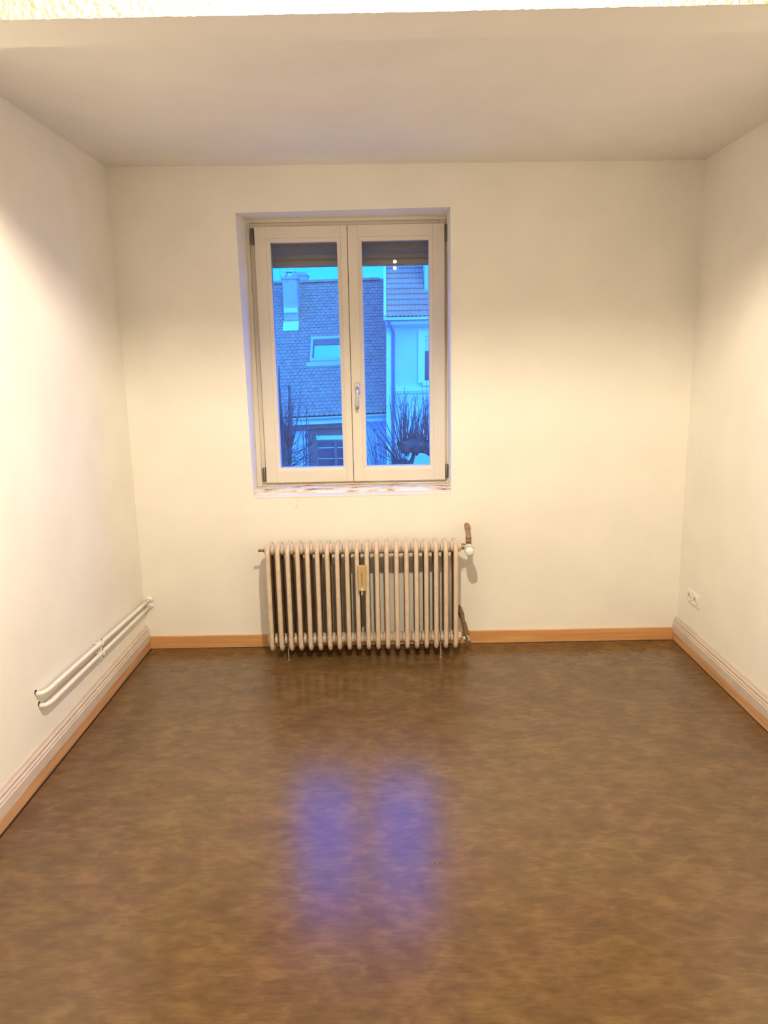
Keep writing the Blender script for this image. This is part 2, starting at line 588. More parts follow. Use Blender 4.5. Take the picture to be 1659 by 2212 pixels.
# handle on the right sash
def rosette(bm):
    pts = []
    for k in range(24):
        a = 2 * PI * k / 24
        pts.append((-.148 + .0145 * math.cos(a), 1.4075 + .0145 * math.sin(a) + (.020 if math.sin(a) > 0 else -.020)))
    r0 = [bm.verts.new((x, YS, z)) for x, z in pts]
    r1 = [bm.verts.new((x, YS - .008, z)) for x, z in pts]
    r2 = [bm.verts.new((-.148 + (x + .148) * .86, YS - .011, 1.4075 + (z - 1.4075) * .93)) for x, z in pts]
    for a, b in ((r0, r1), (r1, r2)):
        for k in range(24):
            bm.faces.new((a[k], a[(k + 1) % 24], b[(k + 1) % 24], b[k]))
    bm.faces.new(r2)
    bm.faces.new(r0)
wpart('handle_plate', M['chrome'], rosette, parent=sR, smooth=True, autosmooth=35)
def lever(bm):
    tube(bm, [(-.148, YS - .009, 1.412), (-.148, YS - .028, 1.412), (-.148, YS - .038, 1.408), (-.148, YS - .044, 1.398),
              (-.149, YS - .045, 1.375), (-.1495, YS - .044, 1.345), (-.150, YS - .043, 1.318), (-.150, YS - .043, 1.304),
              (-.150, YS - .043, 1.298)],
         [.0085, .0085, .0085, .008, .0085, .0105, .0115, .0095, .004], 16, ref=(1, 0, 0),
         ry=[.0085, .0085, .008, .0065, .006, .006, .006, .005, .002])
wpart('handle', M['chrome'], lever, parent=sR, smooth=True, autosmooth=60)
# hinges
def hinge(x, z0, z1, flip):
    def f(bm):
        tube(bm, [(x, .188, z0), (x, .188, z0 + .006), (x, .188, z0 + .014), (x, .188, z1 - .004), (x, .188, z1)],
             [.0080, .0095, .0090, .0095, .007], 14)
        box(bm, x - .006, x + .010 * flip if flip > 0 else x + .006, .188, .206, z0 + .004, z1 - .004)
    return f
for x, z0, z1, fl_ in ((-.6815, 2.166, 2.248, 1), (-.6815, .902, .980, 1), (.3385, 2.168, 2.250, -1), (.3385, .905, .982, -1)):
    wpart('hinge', M['hinge'], hinge(x, z0, z1, fl_), smooth=True, autosmooth=40)
for x0, x1 in ((-.6735, -.6705),):
    wpart('hinge_gap', M['seam'], lambda bm: box(bm, x0, x1, .1835, .2085, 2.166, 2.248))
# rough bed left where the inner sill was taken out
def rough_sill(bm):
    nx, prof = 150, [(.200, .878), (.165, .876), (.125, .880), (.095, .879), (.070, .876), (.055, .870), (.048, .862), (.046, .853)]
    r2 = random.Random(3)
    ph = [(r2.uniform(20, 200), r2.uniform(0, 6), r2.uniform(.3, 1)) for _ in range(10)]
    rows = []
    for i in range(nx + 1):
        x = -.722 + (.350 + .722) * i / nx
        col = []
        for j, (y, z) in enumerate(prof):
            n1 = sum(a * math.sin(f * x + p + j * 1.3) for f, p, a in ph) / 6
            amp = .0035 if 0 < j < 7 else .0015
            dz = .001 + n1 * amp + r2.uniform(-.0012, .0012) + .009 * (x + .19) * (j > 4)
            col.append(bm.verts.new((x, y + (n1 * .005 if j > 2 else 0), z + dz)))
        rows.append(col)
    for a, b in zip(rows, rows[1:]):
        for j in range(len(prof) - 1):
            bm.faces.new((a[j], a[j + 1], b[j + 1], b[j]))
    # closed underside
    lo = [[bm.verts.new((rows[k][0].co.x, y, .846 + .0045)) for y in (.200, .046)] for k in (0, nx)]
    bm.faces.new((lo[0][0], lo[0][1], lo[1][1], lo[1][0]))
tag(wpart('window_sill', M['sill'], rough_sill, smooth=True, autosmooth=50), label='crumbling strip of bare plaster and old wood')
wpart('sill_edge', M['wall'], lambda bm: hexa(bm, [(-.716, -.002, .840), (-.716, -.002, .8475), (-.716, .052, .840), (-.716, .052, .8535),
                                       (.349, -.002, .845), (.349, -.002, .857), (.349, .052, .845), (.349, .052, .862)]), bevel=.002)
# roller shutter outside, almost fully raised
wpart('shutter_box', M['shutter'], lambda bm: extrude_profile(bm, [(.276, 2.30), (.276, 2.197), (.280, 2.172), (.283, 2.166), (.283, 2.163),
      (.288, 2.150), (.297, 2.138), (.310, 2.129), (.318, 2.127), (.378, 2.127), (.378, 2.30)], 'x', -.715, .347))
def slat(z):
    return lambda bm: extrude_profile(bm, [(.326, z), (.320, z + .010), (.3185, z + .022), (.320, z + .034), (.325, z + .040),
                                           (.334, z + .040), (.337, z + .022), (.334, z)], 'x', -.712, .344)
wpart('shutter_slat', M['shutter'], slat(2.063))
wpart('shutter_slat', M['shutter'], slat(2.1035))
for x0, x1 in ((-.724, -.690), (.322, .350)):
    wpart('shutter_rail', M['shutter'], lambda bm: box(bm, x0, x1, .30, .345, .862, 2.127))
wpart('outer_sill', M['renderw'], lambda bm: hexa(bm, [(-.72, .276, .85), (-.72, .276, .905), (-.72, .42, .85), (-.72, .42, .880),
                                        (.346, .276, .85), (.346, .276, .905), (.346, .42, .85), (.346, .42, .880)]))

# ------------------------------------------------------------------ radiator
rad = empty('radiator', (-.135, -.137, 0))
tag(rad, 'cream enamelled ribbed column radiator standing under the window', 'radiator')
def section(bm):
    # rounded loop tube in the YZ plane, two inner columns and two hubs
    yf, yr, zt, zb, r = -.080, .079, .611, .060, .032
    pts = []
    def arc(cy, cz, a0, a1):
        for k in range(6):
            a = math.radians(a0 + (a1 - a0) * k / 5)
            pts.append((0, cy + r * math.cos(a), cz + r * math.sin(a)))
    arc(yf + r, zt - r, 180, 90)
    arc(yr - r, zt - r, 90, 0)
    arc(yr - r, zb + r, 0, -90)
    arc(yf + r, zb + r, -90, -180)
    tube(bm, pts, .0122, 12, ref=(1, 0, 0), closed=True, ry=.0155)
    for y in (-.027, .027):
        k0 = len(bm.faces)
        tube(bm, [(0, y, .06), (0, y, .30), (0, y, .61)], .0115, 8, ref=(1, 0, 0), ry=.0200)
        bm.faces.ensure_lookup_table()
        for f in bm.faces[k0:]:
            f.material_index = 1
    for z in (.588, .093):
        lathe(bm, [(-.0250, .024), (-.0246, .0270), (-.020, .0290), (-.012, .0305), (.012, .0305), (.020, .0290), (.0246, .0270), (.0250, .024)],
              lambda a, u, v, z=z: (a, u * 1.25, z + v), 18)
PITCH = .0512
x0s = -.6205 + .135
sec = one('section', M['rad'], rad, section, smooth=True, autosmooth=50)
sec.location = (x0s, 0, 0)
sec.data.materials.append(M['rad_inner'])
for k in range(1, 20):
    c = dup(sec, rad)
    c.location = (x0s + k * PITCH, 0, 0)
for x in (-.5362 + .135, .2724 + .135):
    one('foot', M['steel'], rad, lambda bm: (tube(bm, [(x, -.073, 0), (x, -.073, .060), (x, -.04, .075), (x, 0, .078)], .0035, 8),
                                             tube(bm, [(x, -.073, 0), (x, -.073, .003)], .007, 10)), smooth=True, autosmooth=40)
one('bleed_plug', M['brass'], rad, lambda bm: (lathe(bm, [(0, .011), (-.008, .011), (-.009, .006), (-.026, .006), (-.027, .008), (-.035, .007), (-.036, 0)],
    lambda a, u, v: (x0s - .026 + a, u, .586 + v), 10)), smooth=True, autosmooth=40)
for z in (.588, .093):
    one('end_bushing', M['rad'], rad, lambda bm: lathe(bm, [(.001, .0235), (.010, .0235), (.0125, .020), (.0135, .013)],
        lambda a, u, v: (x0s + 19 * PITCH + .024 + a, u, z + v), 8), smooth=True, autosmooth=30)
one('end_cap', M['rad'], rad, lambda bm: lathe(bm, [(0, .02), (-.008, .018), (-.010, 0)],
    lambda a, u, v: (x0s - .024 + a, u, .093 + v), 12), smooth=True, autosmooth=40)
# heat cost meter clipped between two sections
def meter_body(bm):
    hexa(bm, [(x, y, z) for x, y, z in ((-.0208, -.124, .391), (-.0218, -.124, .525), (-.0208, -.092, .391), (-.0218, -.092, .525),
                                        (.0212, -.124, .391), (.0202, -.124, .525), (.0212, -.092, .391), (.0202, -.092, .525))])
mt = one('heat_meter', M['meter'], rad, meter_body, bevel=.004)
tag(mt, label='tan plastic heat meter with a narrow vertical slot')
one('slot', M['black'], mt, lambda bm: box(bm, -.0010, .0012, -.1246, -.122, .4215, .492))
one('seal_window', M['plastic'], mt, lambda bm: box(bm, -.0048, .0062, -.1252, -.122, .396, .407), bevel=.001)

# ------------------------------------------------------------------ supply pipe and valve, return pipe and valve
HX = -.137
sp = empty('heating_pipe', (.425, 0, .60))
tag(sp, 'upper brown wrapped heating pipe with a white thermostatic valve head', 'pipe')
SO = Vector((.425, 0, .60))
def spart(name, m, fn, off=SO, parent=sp, **kw):
    bm = bmesh.new(); fn(bm)
    for v in bm.verts:
        v.co -= off
    return new_obj(name, bm, m, parent, **kw)
spart('pipe_wrap', M['hemp'], lambda bm: tube(bm, [(.430, 0.004, .672), (.430, -.020, .676), (.430, -.048, .676), (.428, -.078, .672), (.426, -.102, .665),
      (.425, -.122, .655), (.4245, -.133, .644), (.4245, -.137, .632), (.4245, -.137, .618), (.4245, -.137, .606), (.4245, -.137, .602)],
      [.012, .014, .0155, .0165, .0145, .0118, .0130, .0140, .0138, .0135, .011], 14), smooth=True)
for z in (.634, .613):
    spart('binding', M['hempdark'], lambda bm: tube(bm, [(.4245, -.137, z - .0012), (.4245, -.137, z + .0012)], .0146, 16))
spart('valve_body', M['brass'], lambda bm: (tube(bm, [(.4245, -.137, .604), (.4245, -.137, .573)], .012, 14),
      tube(bm, [(.3905, HX, .588), (.4245, HX, .588)], .0100, 14),
      tube(bm, [(.392, HX, .588), (.4075, HX, .588)], .0165, 8),
      tube(bm, [(.4245, -.125, .587), (.4245, -.155, .585)], .015, 14)), smooth=True, autosmooth=30)
ax = Vector((.0, -.985, -.17)).normalized()
au = Vector((1, 0, 0)); av = ax.cross(au)
hb = Vector((.4245, -.150, .587))
th = spart('thermostat_head', M['plastic'], lambda bm: lathe(bm, [(0, .016), (.004, .021), (.012, .0235), (.026, .0252), (.028, .0243), (.030, .0252),
      (.050, .0250), (.062, .0235), (.069, .0195), (.072, .012), (.073, 0)], lambda a, u, v: hb + ax * a + au * u + av * v, 28),
      smooth=True, autosmooth=50)
tag(th, label='white rounded thermostat head')
def ticks(bm):
    for k, a in enumerate(range(-62, 64, 11)):
        c = math.radians(90 + a)
        for s0, s1 in ((.040, .051),):
            rr = .0253
            p = [hb + ax * s + (au * math.cos(c + d) + av * math.sin(c + d)) * (rr + h) * (-1 if av.z < 0 else 1)
                 for d in (-.035, .035) for s in (s0, s1) for h in (-.0005, .0004)]
            hexa(bm, p)
bm_ = bmesh.new(); ticks(bm_)
for v in bm_.verts:
    v.co -= SO
new_obj('scale_marks', bm_, M['black'], th)

rp = empty('heating_pipe', (.425, 0, .09))
tag(rp, 'lower dark brown wrapped heating pipe with a nickel return valve', 'pipe')
RO = Vector((.425, 0, .09))
spart('pipe_wrap', M['hempd'], lambda bm: tube(bm, [(.389, .004, .207), (.391, -.020, .203), (.394, -.045, .193), (.399, -.066, .180), (.402, -.078, .168),
      (.404, -.086, .158), (.408, -.094, .146), (.413, -.106, .126), (.419, -.120, .104), (.423, -.129, .090), (.424, -.132, .085)],
      [.013, .0155, .0165, .0155, .012, .0105, .0135, .0135, .0135, .0125, .009], 14), off=RO, parent=rp, smooth=True)
spart('valve_body', M['nickel'], lambda bm: (tube(bm, [(.424, -.131, .092), (.424, -.136, .075)], .0090, 12),
      tube(bm, [(.3905, HX, .090), (.397, HX, .080), (.404, HX, .074), (.424, HX, .070)], .0080, 12),
      tube(bm, [(.397, HX, .082), (.406, HX, .076)], .0135, 6),
      tube(bm, [(.424, -.124, .074), (.424, -.160, .066)], [.0145, .0150], 14),
      tube(bm, [(.424, -.160, .066), (.424, -.170, .064)], [.0170, .0150], 14)), off=RO, parent=rp, smooth=True, autosmooth=30)

# ------------------------------------------------------------------ two white pipes along the left wall
def wall_pipe(z0, z1, yn, label):
    X = XL + .032
    r = empty('wall_pipe', (XL, -.6, z0))
    off = Vector((XL, -.6, z0))
    tag(r, label, 'pipe', 'white pipes low on the left wall')
    def zz(y):
        return z0 + (z1 - z0) * (y / yn)
    def part(name, m, fn, parent=r, **kw):
        bm = bmesh.new(); fn(bm)
        for v in bm.verts:
            v.co -= off
        return new_obj(name, bm, m, parent, **kw)
    path = [(X, .004, zz(0))] + [(X, yn * k / 8, zz(yn * k / 8)) for k in range(1, 8)]
    path += [(X, yn + .045, zz(yn + .045)), (X - .003, yn + .018, zz(yn)), (X - .012, yn + .003, zz(yn) - .001), (X - .024, yn - .001, zz(yn) - .001),
             (X - .036, yn - .001, zz(yn) - .001)]
    part('pipe', M['pipew'], lambda bm: tube(bm, path, .0092, 14), smooth=True)
    yc = -.72
    zc = zz(yc)
    def clip(bm):
        tube(bm, [(X + .0105 * math.cos(a), yc, zc + .0105 * math.sin(a)) for a in [2 * PI * k / 16 for k in range(16)]],
             .0022, 6, ref=(0, 1, 0), closed=True, ry=.0055)
        box(bm, X - .002, X + .004, yc - .005, yc + .005, zc + .0105, zc + .022)
        box(bm, X - .002, X + .004, yc - .005, yc + .005, zc - .022, zc - .0105)
        tube(bm, [(XL, yc, zc), (X - .010, yc, zc)], .004, 8)
    part('pipe_clip', M['pipew'], clip, bevel=.001)
    for d_ in (.017, -.017):
        part('clip_screw', M['hinge'], lambda bm: tube(bm, [(X + .003, yc, zc + d_), (X + .007, yc, zc + d_)], .0034, 10))
    def lump(bm):
        r3 = random.Random(int(z0 * 1000))
        bmesh.ops.create_icosphere(bm, subdivisions=2, radius=.016)
        for v in bm.verts:
            v.co = Vector((v.co.x * 1.2, v.co.y * .5, v.co.z * 1.1)) * r3.uniform(.8, 1.25) + Vector((X, -.005, zz(0) + .003))
    part('plaster_collar', M['wall'], lump, smooth=True)
    part('wall_hole', M['seam'], lambda bm: tube(bm, [(XL - .001, yn - .004, zz(yn) + .006), (XL + .0012, yn - .004, zz(yn) + .006)], .0105, 12))
wall_pipe(.283, .333, -1.295, 'upper of the two white pipes running low along the left wall')
wall_pipe(.246, .277, -1.280, 'lower of the two white pipes running low along the left wall')

# ------------------------------------------------------------------ double socket on the right wall
so = empty('wall_socket', (XR, -.215, .305))
tag(so, 'small white double wall socket on the right wall', 'socket')
one('cover_plate', M['plastic'], so, lambda bm: box(bm, -.009, 0, -.078, .078, -.034, .034), bevel=.003)
for yc in (.036, -.036):
    one('socket_ring', M['plastic'], so, lambda bm: lathe(bm, [(0, .026), (.004, .026), (.005, .024), (.005, .0205), (-.007 + .009, .0195), (.002, 0)],
        lambda a, u, v: (-.0088 - a, yc + u, v), 24), smooth=True, autosmooth=30)
    one('pin_hole', M['black'], so, lambda bm: [tube(bm, [(-.0106, yc + d, 0), (-.0114, yc + d, 0)], .0032, 10) for d in (-.0095, .0095)])
    one('earth_pin', M['nickel'], so, lambda bm: tube(bm, [(-.009, yc, .010), (-.021, yc, .010)], .0024, 8))

# ------------------------------------------------------------------ pendant lamp
LX, LY, LZ = .050, -2.088, 2.443
lamp = empty('pendant_lamp', (LX, LY, LZ))
tag(lamp, 'bare glowing bulb hanging on a short cord from the ceiling', 'lamp')
one('bulb', M['bulb'], lamp, lambda bm: lathe(bm, [(.008, .0195), (0, .0210), (-.007, .0200), (-.013, .0165), (-.0175, .0115), (-.020, .006), (-.021, 0)],
    lambda a, u, v: (u, v, a), 24), smooth=True)
one('bulb_body', M['bulbbody'], lamp, lambda bm: lathe(bm, [(.0080, .0198), (.012, .0215), (.030, .018), (.045, .014), (.050, .0135)],
    lambda a, u, v: (u, v, a), 24), smooth=True, autosmooth=40)
one('lamp_holder', M['black'], lamp, lambda bm: lathe(bm, [(.046, .0180), (.050, .0205), (.085, .0200), (.100, .012), (.112, .006)],
    lambda a, u, v: (u, v, a), 20), smooth=True, autosmooth=40)
one('cord', M['plastic'], lamp, lambda bm: tube(bm, [(0, 0, .11), (0, 0, 2.62 - LZ - .02)], .0032, 8), smooth=True)
one('ceiling_rose', M['plastic'], lamp, lambda bm: lathe(bm, [(2.62 - LZ, .045), (2.62 - LZ - .012, .044), (2.62 - LZ - .03, .02), (2.62 - LZ - .034, .006)],
    lambda a, u, v: (u, v, a), 24), smooth=True, autosmooth=40)

spot = empty('ceiling_lamp', (.122, -3.20, 2.62))
tag(spot, 'small white globe ceiling lamp, second light, mirrored in the right window pane', 'lamp')
one('globe', M['bulb2'], spot, lambda bm: lathe(bm, [(-.118, .012), (-.124, .0155), (-.132, .0170), (-.139, .0160), (-.145, .0120), (-.148, .0065), (-.150, 0)],
    lambda a, u, v: (u, v, a), 24), smooth=True)
one('lamp_holder', M['bulbbody'], spot, lambda bm: lathe(bm, [(-.02, .018), (-.06, .020), (-.118, .0145)], lambda a, u, v: (u, v, a), 20), smooth=True, autosmooth=40)
one('ceiling_rose', M['plastic'], spot, lambda bm: lathe(bm, [(0, .045), (-.012, .044), (-.022, .02)], lambda a, u, v: (u, v, a), 24), smooth=True, autosmooth=40)

# ------------------------------------------------------------------ outside: ground
GZ = -4.3
tag(one('ground', M['ground'], None, lambda bm: box(bm, -40, 40, .40, 70, GZ - .3, GZ)), kind='structure')

# ------------------------------------------------------------------ house with the beaver-tail tile roof
hs = empty('house', (-3.5, 21.6, GZ))
tag(hs, 'house across the street with a dark fish-scale tiled roof and chimneys', 'house')
HO = Vector((-3.5, 21.6, GZ))
def hpart(name, m, fn, parent=hs, off=HO, **kw):
    bm = bmesh.new(); fn(bm)
    for v in bm.verts:
        v.co -= off
    return new_obj(name, bm, m, parent, **kw)
RX0, RX1, RY0, RY1 = -10.0, 0.15, 21.0, 25.5
def ze(x): return -.27 + .028 * (x + 3.11)
def zr(x): return 4.44 + .0143 * (x + 4.15)
def roofP(x, t, h=0.0):
    z = ze(x) * (1 - t) + zr(x) * t
    n = Vector((0, -(zr(x) - ze(x)), RY1 - RY0)).normalized()
    return Vector((x, RY0 + (RY1 - RY0) * t, z)) + n * h
hpart('roof_deck', M['seam'], lambda bm: hexa(bm, [roofP(RX0, 0, -.12), roofP(RX0, 0, -.01), roofP(RX0, 1, -.12), roofP(RX0, 1, -.01),
                                                  roofP(RX1, 0, -.12), roofP(RX1, 0, -.01), roofP(RX1, 1, -.12), roofP(RX1, 1, -.01)]))
hpart('rear_roof_slope', M['tile'], lambda bm: hexa(bm, [(RX0, 25.5, zr(RX0) - .15), (RX0, 25.5, zr(RX0)), (RX0, 30, ze(RX0) - .15), (RX0, 30, ze(RX0)),
                                                  (RX1, 25.5, zr(RX1) - .15), (RX1, 25.5, zr(RX1)), (RX1, 30, ze(RX1) - .15), (RX1, 30, ze(RX1))]))
hpart('wall', M['render'], lambda bm: box(bm, RX0 + .2, .03, 21.6, 29.4, GZ, -.45))
# one tile: flat shield with a rounded lower edge, seen from its own frame (x across, y up the slope, z out)
TW, TL = .163, .21
def tile_pts():
    pts = [(-TW / 2 + .003, TL), (TW / 2 - .003, TL), (TW / 2 - .003, .050)]
    for a in (-25, -55, -90, -125, -155):
        c = math.radians(a)
        pts.append((math.cos(c) * (TW / 2 - .003), .050 + math.sin(c) * .050))
    pts.append((-TW / 2 + .003, .050))
    return pts
TP = tile_pts()
def add_tile(bm, T):
    top = [bm.verts.new(T @ Vector((x, y, .018 - .06 * (y - .05) * .25))) for x, y in TP]
    bot = [bm.verts.new(T @ Vector((x, y, .018 - .06 * (y - .05) * .25 - .034))) for x, y in TP]
    bm.faces.new(top)
    k = len(TP)
    for i in range(1, k):
        j = (i + 1) % k
        f = bm.faces.new((top[i], bot[i], bot[j], top[j]))
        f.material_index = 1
NR = 43
slots = []
for r in range(NR):
    t = r / NR
    nx = int((RX1 - RX0) / TW)
    for c in range(nx):
        x = RX0 + TW * (c + .5 + (.5 if r % 2 else 0))
        if x > RX1 - .02:
            continue
        p = roofP(x, t, .004)
        q = roofP(x, t + .02, .004)
        up = (q - p).normalized()
        acr = (roofP(x + .1, t, .004) - roofP(x - .1, t, .004)).normalized()
        nn = acr.cross(up).normalized()
        p = p + nn * rnd.uniform(0, .006)
        # lower edge tipped out so each course overlaps the next
        up2 = (up - nn * .075).normalized()
        T = Matrix((acr, up2, acr.cross(up2))).transposed().to_4x4()
        T = T @ Matrix.Rotation(rnd.uniform(-.03, .03), 4, 'Z')
        T.translation = p + nn * .012
        slots.append((r, x, p, T))
def seen(x, y):
    k = x / (y + 3.968)
    return -.128 < k < -.055 or -.030 < k < .006
cand = sorted([s for s in slots if seen(s[1], s[2].y)], key=lambda s: s[2].y)
parts_, pset = cand[:300], set(id(s) for s in cand[:300])
bm = bmesh.new()
add_tile(bm, Matrix.Identity(4))
t0 = new_obj('roof_tile', bm, M['tile'], hs)
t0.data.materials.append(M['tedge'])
for i, (r, x, p, T) in enumerate(parts_):
    o = t0 if i == 0 else dup(t0, hs)
    L = T.copy()
    L.translation = T.translation - HO
    o.matrix_local = L
bm = bmesh.new()
for s in slots:
    if id(s) not in pset:
        T = s[3].copy()
        T.translation = s[3].translation - HO
        add_tile(bm, T)
rt = new_obj('roof_tiling', bm, M['tile'], hs)
rt['kind'] = 'stuff'
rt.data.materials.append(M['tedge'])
# ridge tiles
def ridge_tile(bm):
    n = 8
    for (r, x0, x1) in ((.10, 0, .37),):
        ring = []
        for x, rr in ((x0, r * 1.06), (x1, r)):
            ring.append([bm.verts.new((x, rr * 1.15 * math.cos(PI * k / n), rr * math.sin(PI * k / n) - .02)) for k in range(n + 1)])
            ring.append([bm.verts.new((x, rr * .85 * math.cos(PI * k / n), rr * .8 * math.sin(PI * k / n) - .02)) for k in range(n + 1)])
        for a, b in ((0, 2), (3, 1), (1, 0), (2, 3)):
            for k in range(n):
                bm.faces.new((ring[a][k], ring[a][k + 1], ring[b][k + 1], ring[b][k]))
bm = bmesh.new(); ridge_tile(bm)
rg = new_obj('ridge_tile', bm, M['tile'], hs)
k = 0
x = RX0
while x < RX1 - .3:
    o = rg if k == 0 else dup(rg, hs)
    o.location = Vector((x, RY1, zr(x) + .02)) - HO
    o.rotation_euler = (0, -.0143, 0)
    x += .34
    k += 1
# eaves: gutter, fascia, dark board standing in for the shadow below
def gutter(bm):
    n = 8
    for (x0, x1) in ((RX0, .04),):
        rings = []
        for x in (x0, x1):
            z = ze(x) - .03
            out = [(20.93 - .075 * math.cos(PI * k / n), z - .085 * math.sin(PI * k / n)) for k in range(n + 1)]
            inn = [(20.93 - .065 * math.cos(PI * k / n), z - .075 * math.sin(PI * k / n)) for k in range(n, -1, -1)]
            rings.append([bm.verts.new((x, y, zz)) for y, zz in out + inn])
        m = len(rings[0])
        for k in range(m):
            bm.faces.new((rings[0][k], rings[0][(k + 1) % m], rings[1][(k + 1) % m], rings[1][k]))
hpart('gutter', M['zinc'], gutter)
hpart('fascia', M['renderw'], lambda bm: hexa(bm, [(RX0, 21.02, ze(RX0) - .25), (RX0, 21.02, ze(RX0) - .02), (RX0, 21.6, ze(RX0) - .35), (RX0, 21.6, ze(RX0) - .02),
                                                  (.04, 21.02, ze(.04) - .25), (.04, 21.02, ze(.04) - .02), (.04, 21.6, ze(.04) - .35), (.04, 21.6, ze(.04) - .02)]))
hpart('eaves_shadow_board', M['stone'], lambda bm: hexa(bm, [(RX0, 21.25, ze(RX0) - .42), (RX0, 21.25, ze(RX0) - .26), (RX0, 21.6, ze(RX0) - .50), (RX0, 21.6, ze(RX0) - .34),
                                                  (-1.0, 21.25, ze(-1) - .42), (-1.0, 21.25, ze(-1) - .26), (-1.0, 21.6, ze(-1) - .50), (-1.0, 21.6, ze(-1) - .34)]))
# window of that house
hw = hpart('window', M['stone'], lambda bm: (box(bm, -2.64, -2.38, 21.50, 21.62, -2.6, -.66), box(bm, -1.04, -.78, 21.50, 21.62, -2.6, -.66),
            box(bm, -2.38, -1.04, 21.50, 21.62, -.92, -.66), box(bm, -2.70, -.72, 21.44, 21.62, -2.74, -2.6)))
for nm, m_, fn in (('pane', M['darkpane'], lambda bm: box(bm, -2.34, -1.08, 21.585, 21.60, -2.58, -1.10)),
                   ('shutter_roll', M['renderw'], lambda bm: box(bm, -2.36, -1.06, 21.53, 21.60, -1.08, -.93)),
                   ('casement_frame', M['stone'], lambda bm: (box(bm, -2.38, -2.30, 21.54, 21.60, -2.6, -1.08), box(bm, -1.12, -1.04, 21.54, 21.60, -2.6, -1.08),
                        box(bm, -1.76, -1.66, 21.53, 21.60, -2.6, -1.08), box(bm, -2.30, -1.12, 21.54, 21.60, -1.14, -1.08))),
                   ('glazing_bar', M['renderw'], lambda bm: [box(bm, a, b, 21.57, 21.59, z, z + .022) for z in (-1.37, -1.74, -2.1)
                                                             for a, b in ((-2.30, -1.76), (-1.66, -1.12))])):
    c = hpart(nm, m_, fn, parent=hw)
# roof window
def on_roof(bm, x0, x1, t0_, t1_, h0, h1):
    hexa(bm, [roofP(x, t, h) for x in (x0, x1) for t in (t0_, t1_) for h in (h0, h1)])
ta, tb = .370, .545
sk = hpart('roof_window', M['zinc'], lambda bm: (on_roof(bm, -2.58, -2.50, ta, tb, 0, .13), on_roof(bm, -1.30, -1.22, ta, tb, 0, .13),
           on_roof(bm, -2.50, -1.30, ta, ta + .018, 0, .12), on_roof(bm, -2.50, -1.30, tb - .02, tb, 0, .13),
           on_roof(bm, -2.70, -1.10, ta - .03, ta, 0, .05)))
hpart('inner_frame', M['stone'], lambda bm: (on_roof(bm, -2.50, -2.44, ta + .018, tb - .02, 0, .10), on_roof(bm, -1.36, -1.30, ta + .018, tb - .02, 0, .10),
           on_roof(bm, -2.44, -1.36, tb - .06, tb - .02, 0, .11)), parent=sk)
hpart('pane', M['skyl'], lambda bm: on_roof(bm, -2.44, -1.36, ta + .018, tb - .06, .03, .085), parent=sk)
# chimneys
ch = hpart('chimney', M['chim'], lambda bm: box(bm, -3.60, -3.08, 24.05, 24.75, 3.0, 4.52))
hpart('chimney_cap', M['chim'], lambda bm: box(bm, -3.66, -3.02, 23.99, 24.81, 4.46, 4.55), parent=ch)
hpart('cowl', M['zinc'], lambda bm: (box(bm, -3.52, -3.46, 24.2, 24.6, 4.55, 4.72), box(bm, -3.24, -3.18, 24.2, 24.6, 4.55, 4.72),
                                    box(bm, -3.56, -3.14, 24.15, 24.65, 4.72, 4.78), box(bm, -3.5, -3.2, 24.2, 24.6, 4.55, 4.62)), parent=ch)
def flash(bm):
    hexa(bm, [(-3.58, 23.95, 3.28), (-3.58, 23.95, 3.42), (-3.58, 24.06, 3.30), (-3.58, 24.06, 3.45),
              (-3.10, 23.95, 3.28), (-3.10, 23.95, 3.42), (-3.10, 24.06, 3.30), (-3.10, 24.06, 3.45)])
    hexa(bm, [roofP(xx, tt, hh) for xx in (-3.62, -3.06) for tt in (.61, .68) for hh in (.02, .06)])
hpart('flashing', M['renderw'], flash, parent=ch)
ch2 = hpart('chimney', M['chim'], lambda bm: box(bm, -3.32, -2.90, 26.2, 26.8, 3.2, 4.80))
hpart('chimney_cap', M['chim'], lambda bm: hexa(bm, [(-3.36, 26.15, 4.80), (-3.30, 26.15, 4.92), (-3.36, 26.85, 4.80), (-3.30, 26.85, 4.92),
                                                       (-2.87, 26.15, 4.80), (-2.96, 26.15, 4.92), (-2.87, 26.85, 4.80), (-2.96, 26.85, 4.92)]), parent=ch2)
hpart('antenna_mast', M['zinc'], lambda bm: tube(bm, [(-3.90, 26.0, 4.2), (-3.90, 26.0, 6.2)], .025, 8))

# ------------------------------------------------------------------ neighbouring house with pantiles
h2 = empty('house', (3.5, 20.3, GZ))
tag(h2, 'taller pale rendered house on the right with red pantiles and a downpipe', 'house')
H2 = Vector((3.5, 20.3, GZ))
def lean(v):
    return Vector((v.x + .018 * (v.z - .4), v.y, v.z))
def rpart(name, m, fn, parent=h2, off=H2, **kw):
    bm = bmesh.new(); fn(bm)
    for v in bm.verts:
        v.co = lean(v.co) - off
    return new_obj(name, bm, m, parent, **kw)
def l_wall(bm):
    pts = [(.07, 20.3), (7.5, 20.3), (7.5, 27), (.19, 27), (.19, 20.75), (.07, 20.75)]
    a = [bm.verts.new((x, y, GZ)) for x, y in pts]
    b = [bm.verts.new((x, y, 2.75)) for x, y in pts]
    for k in range(6):
        bm.faces.new((a[k], a[(k + 1) % 6], b[(k + 1) % 6], b[k]))
    bm.faces.new(a)
    bm.faces.new(b)
rpart('wall', M['render'], l_wall)
rpart('corner_pilaster', M['renderw'], lambda bm: box(bm, .05, .20, 20.24, 20.3, GZ, 2.53))
rpart('string_course', M['renderw'], lambda bm: (box(bm, .34, 7.5, 20.20, 20.3, .56, .68), box(bm, .34, 7.5, 20.24, 20.3, .50, .56)))
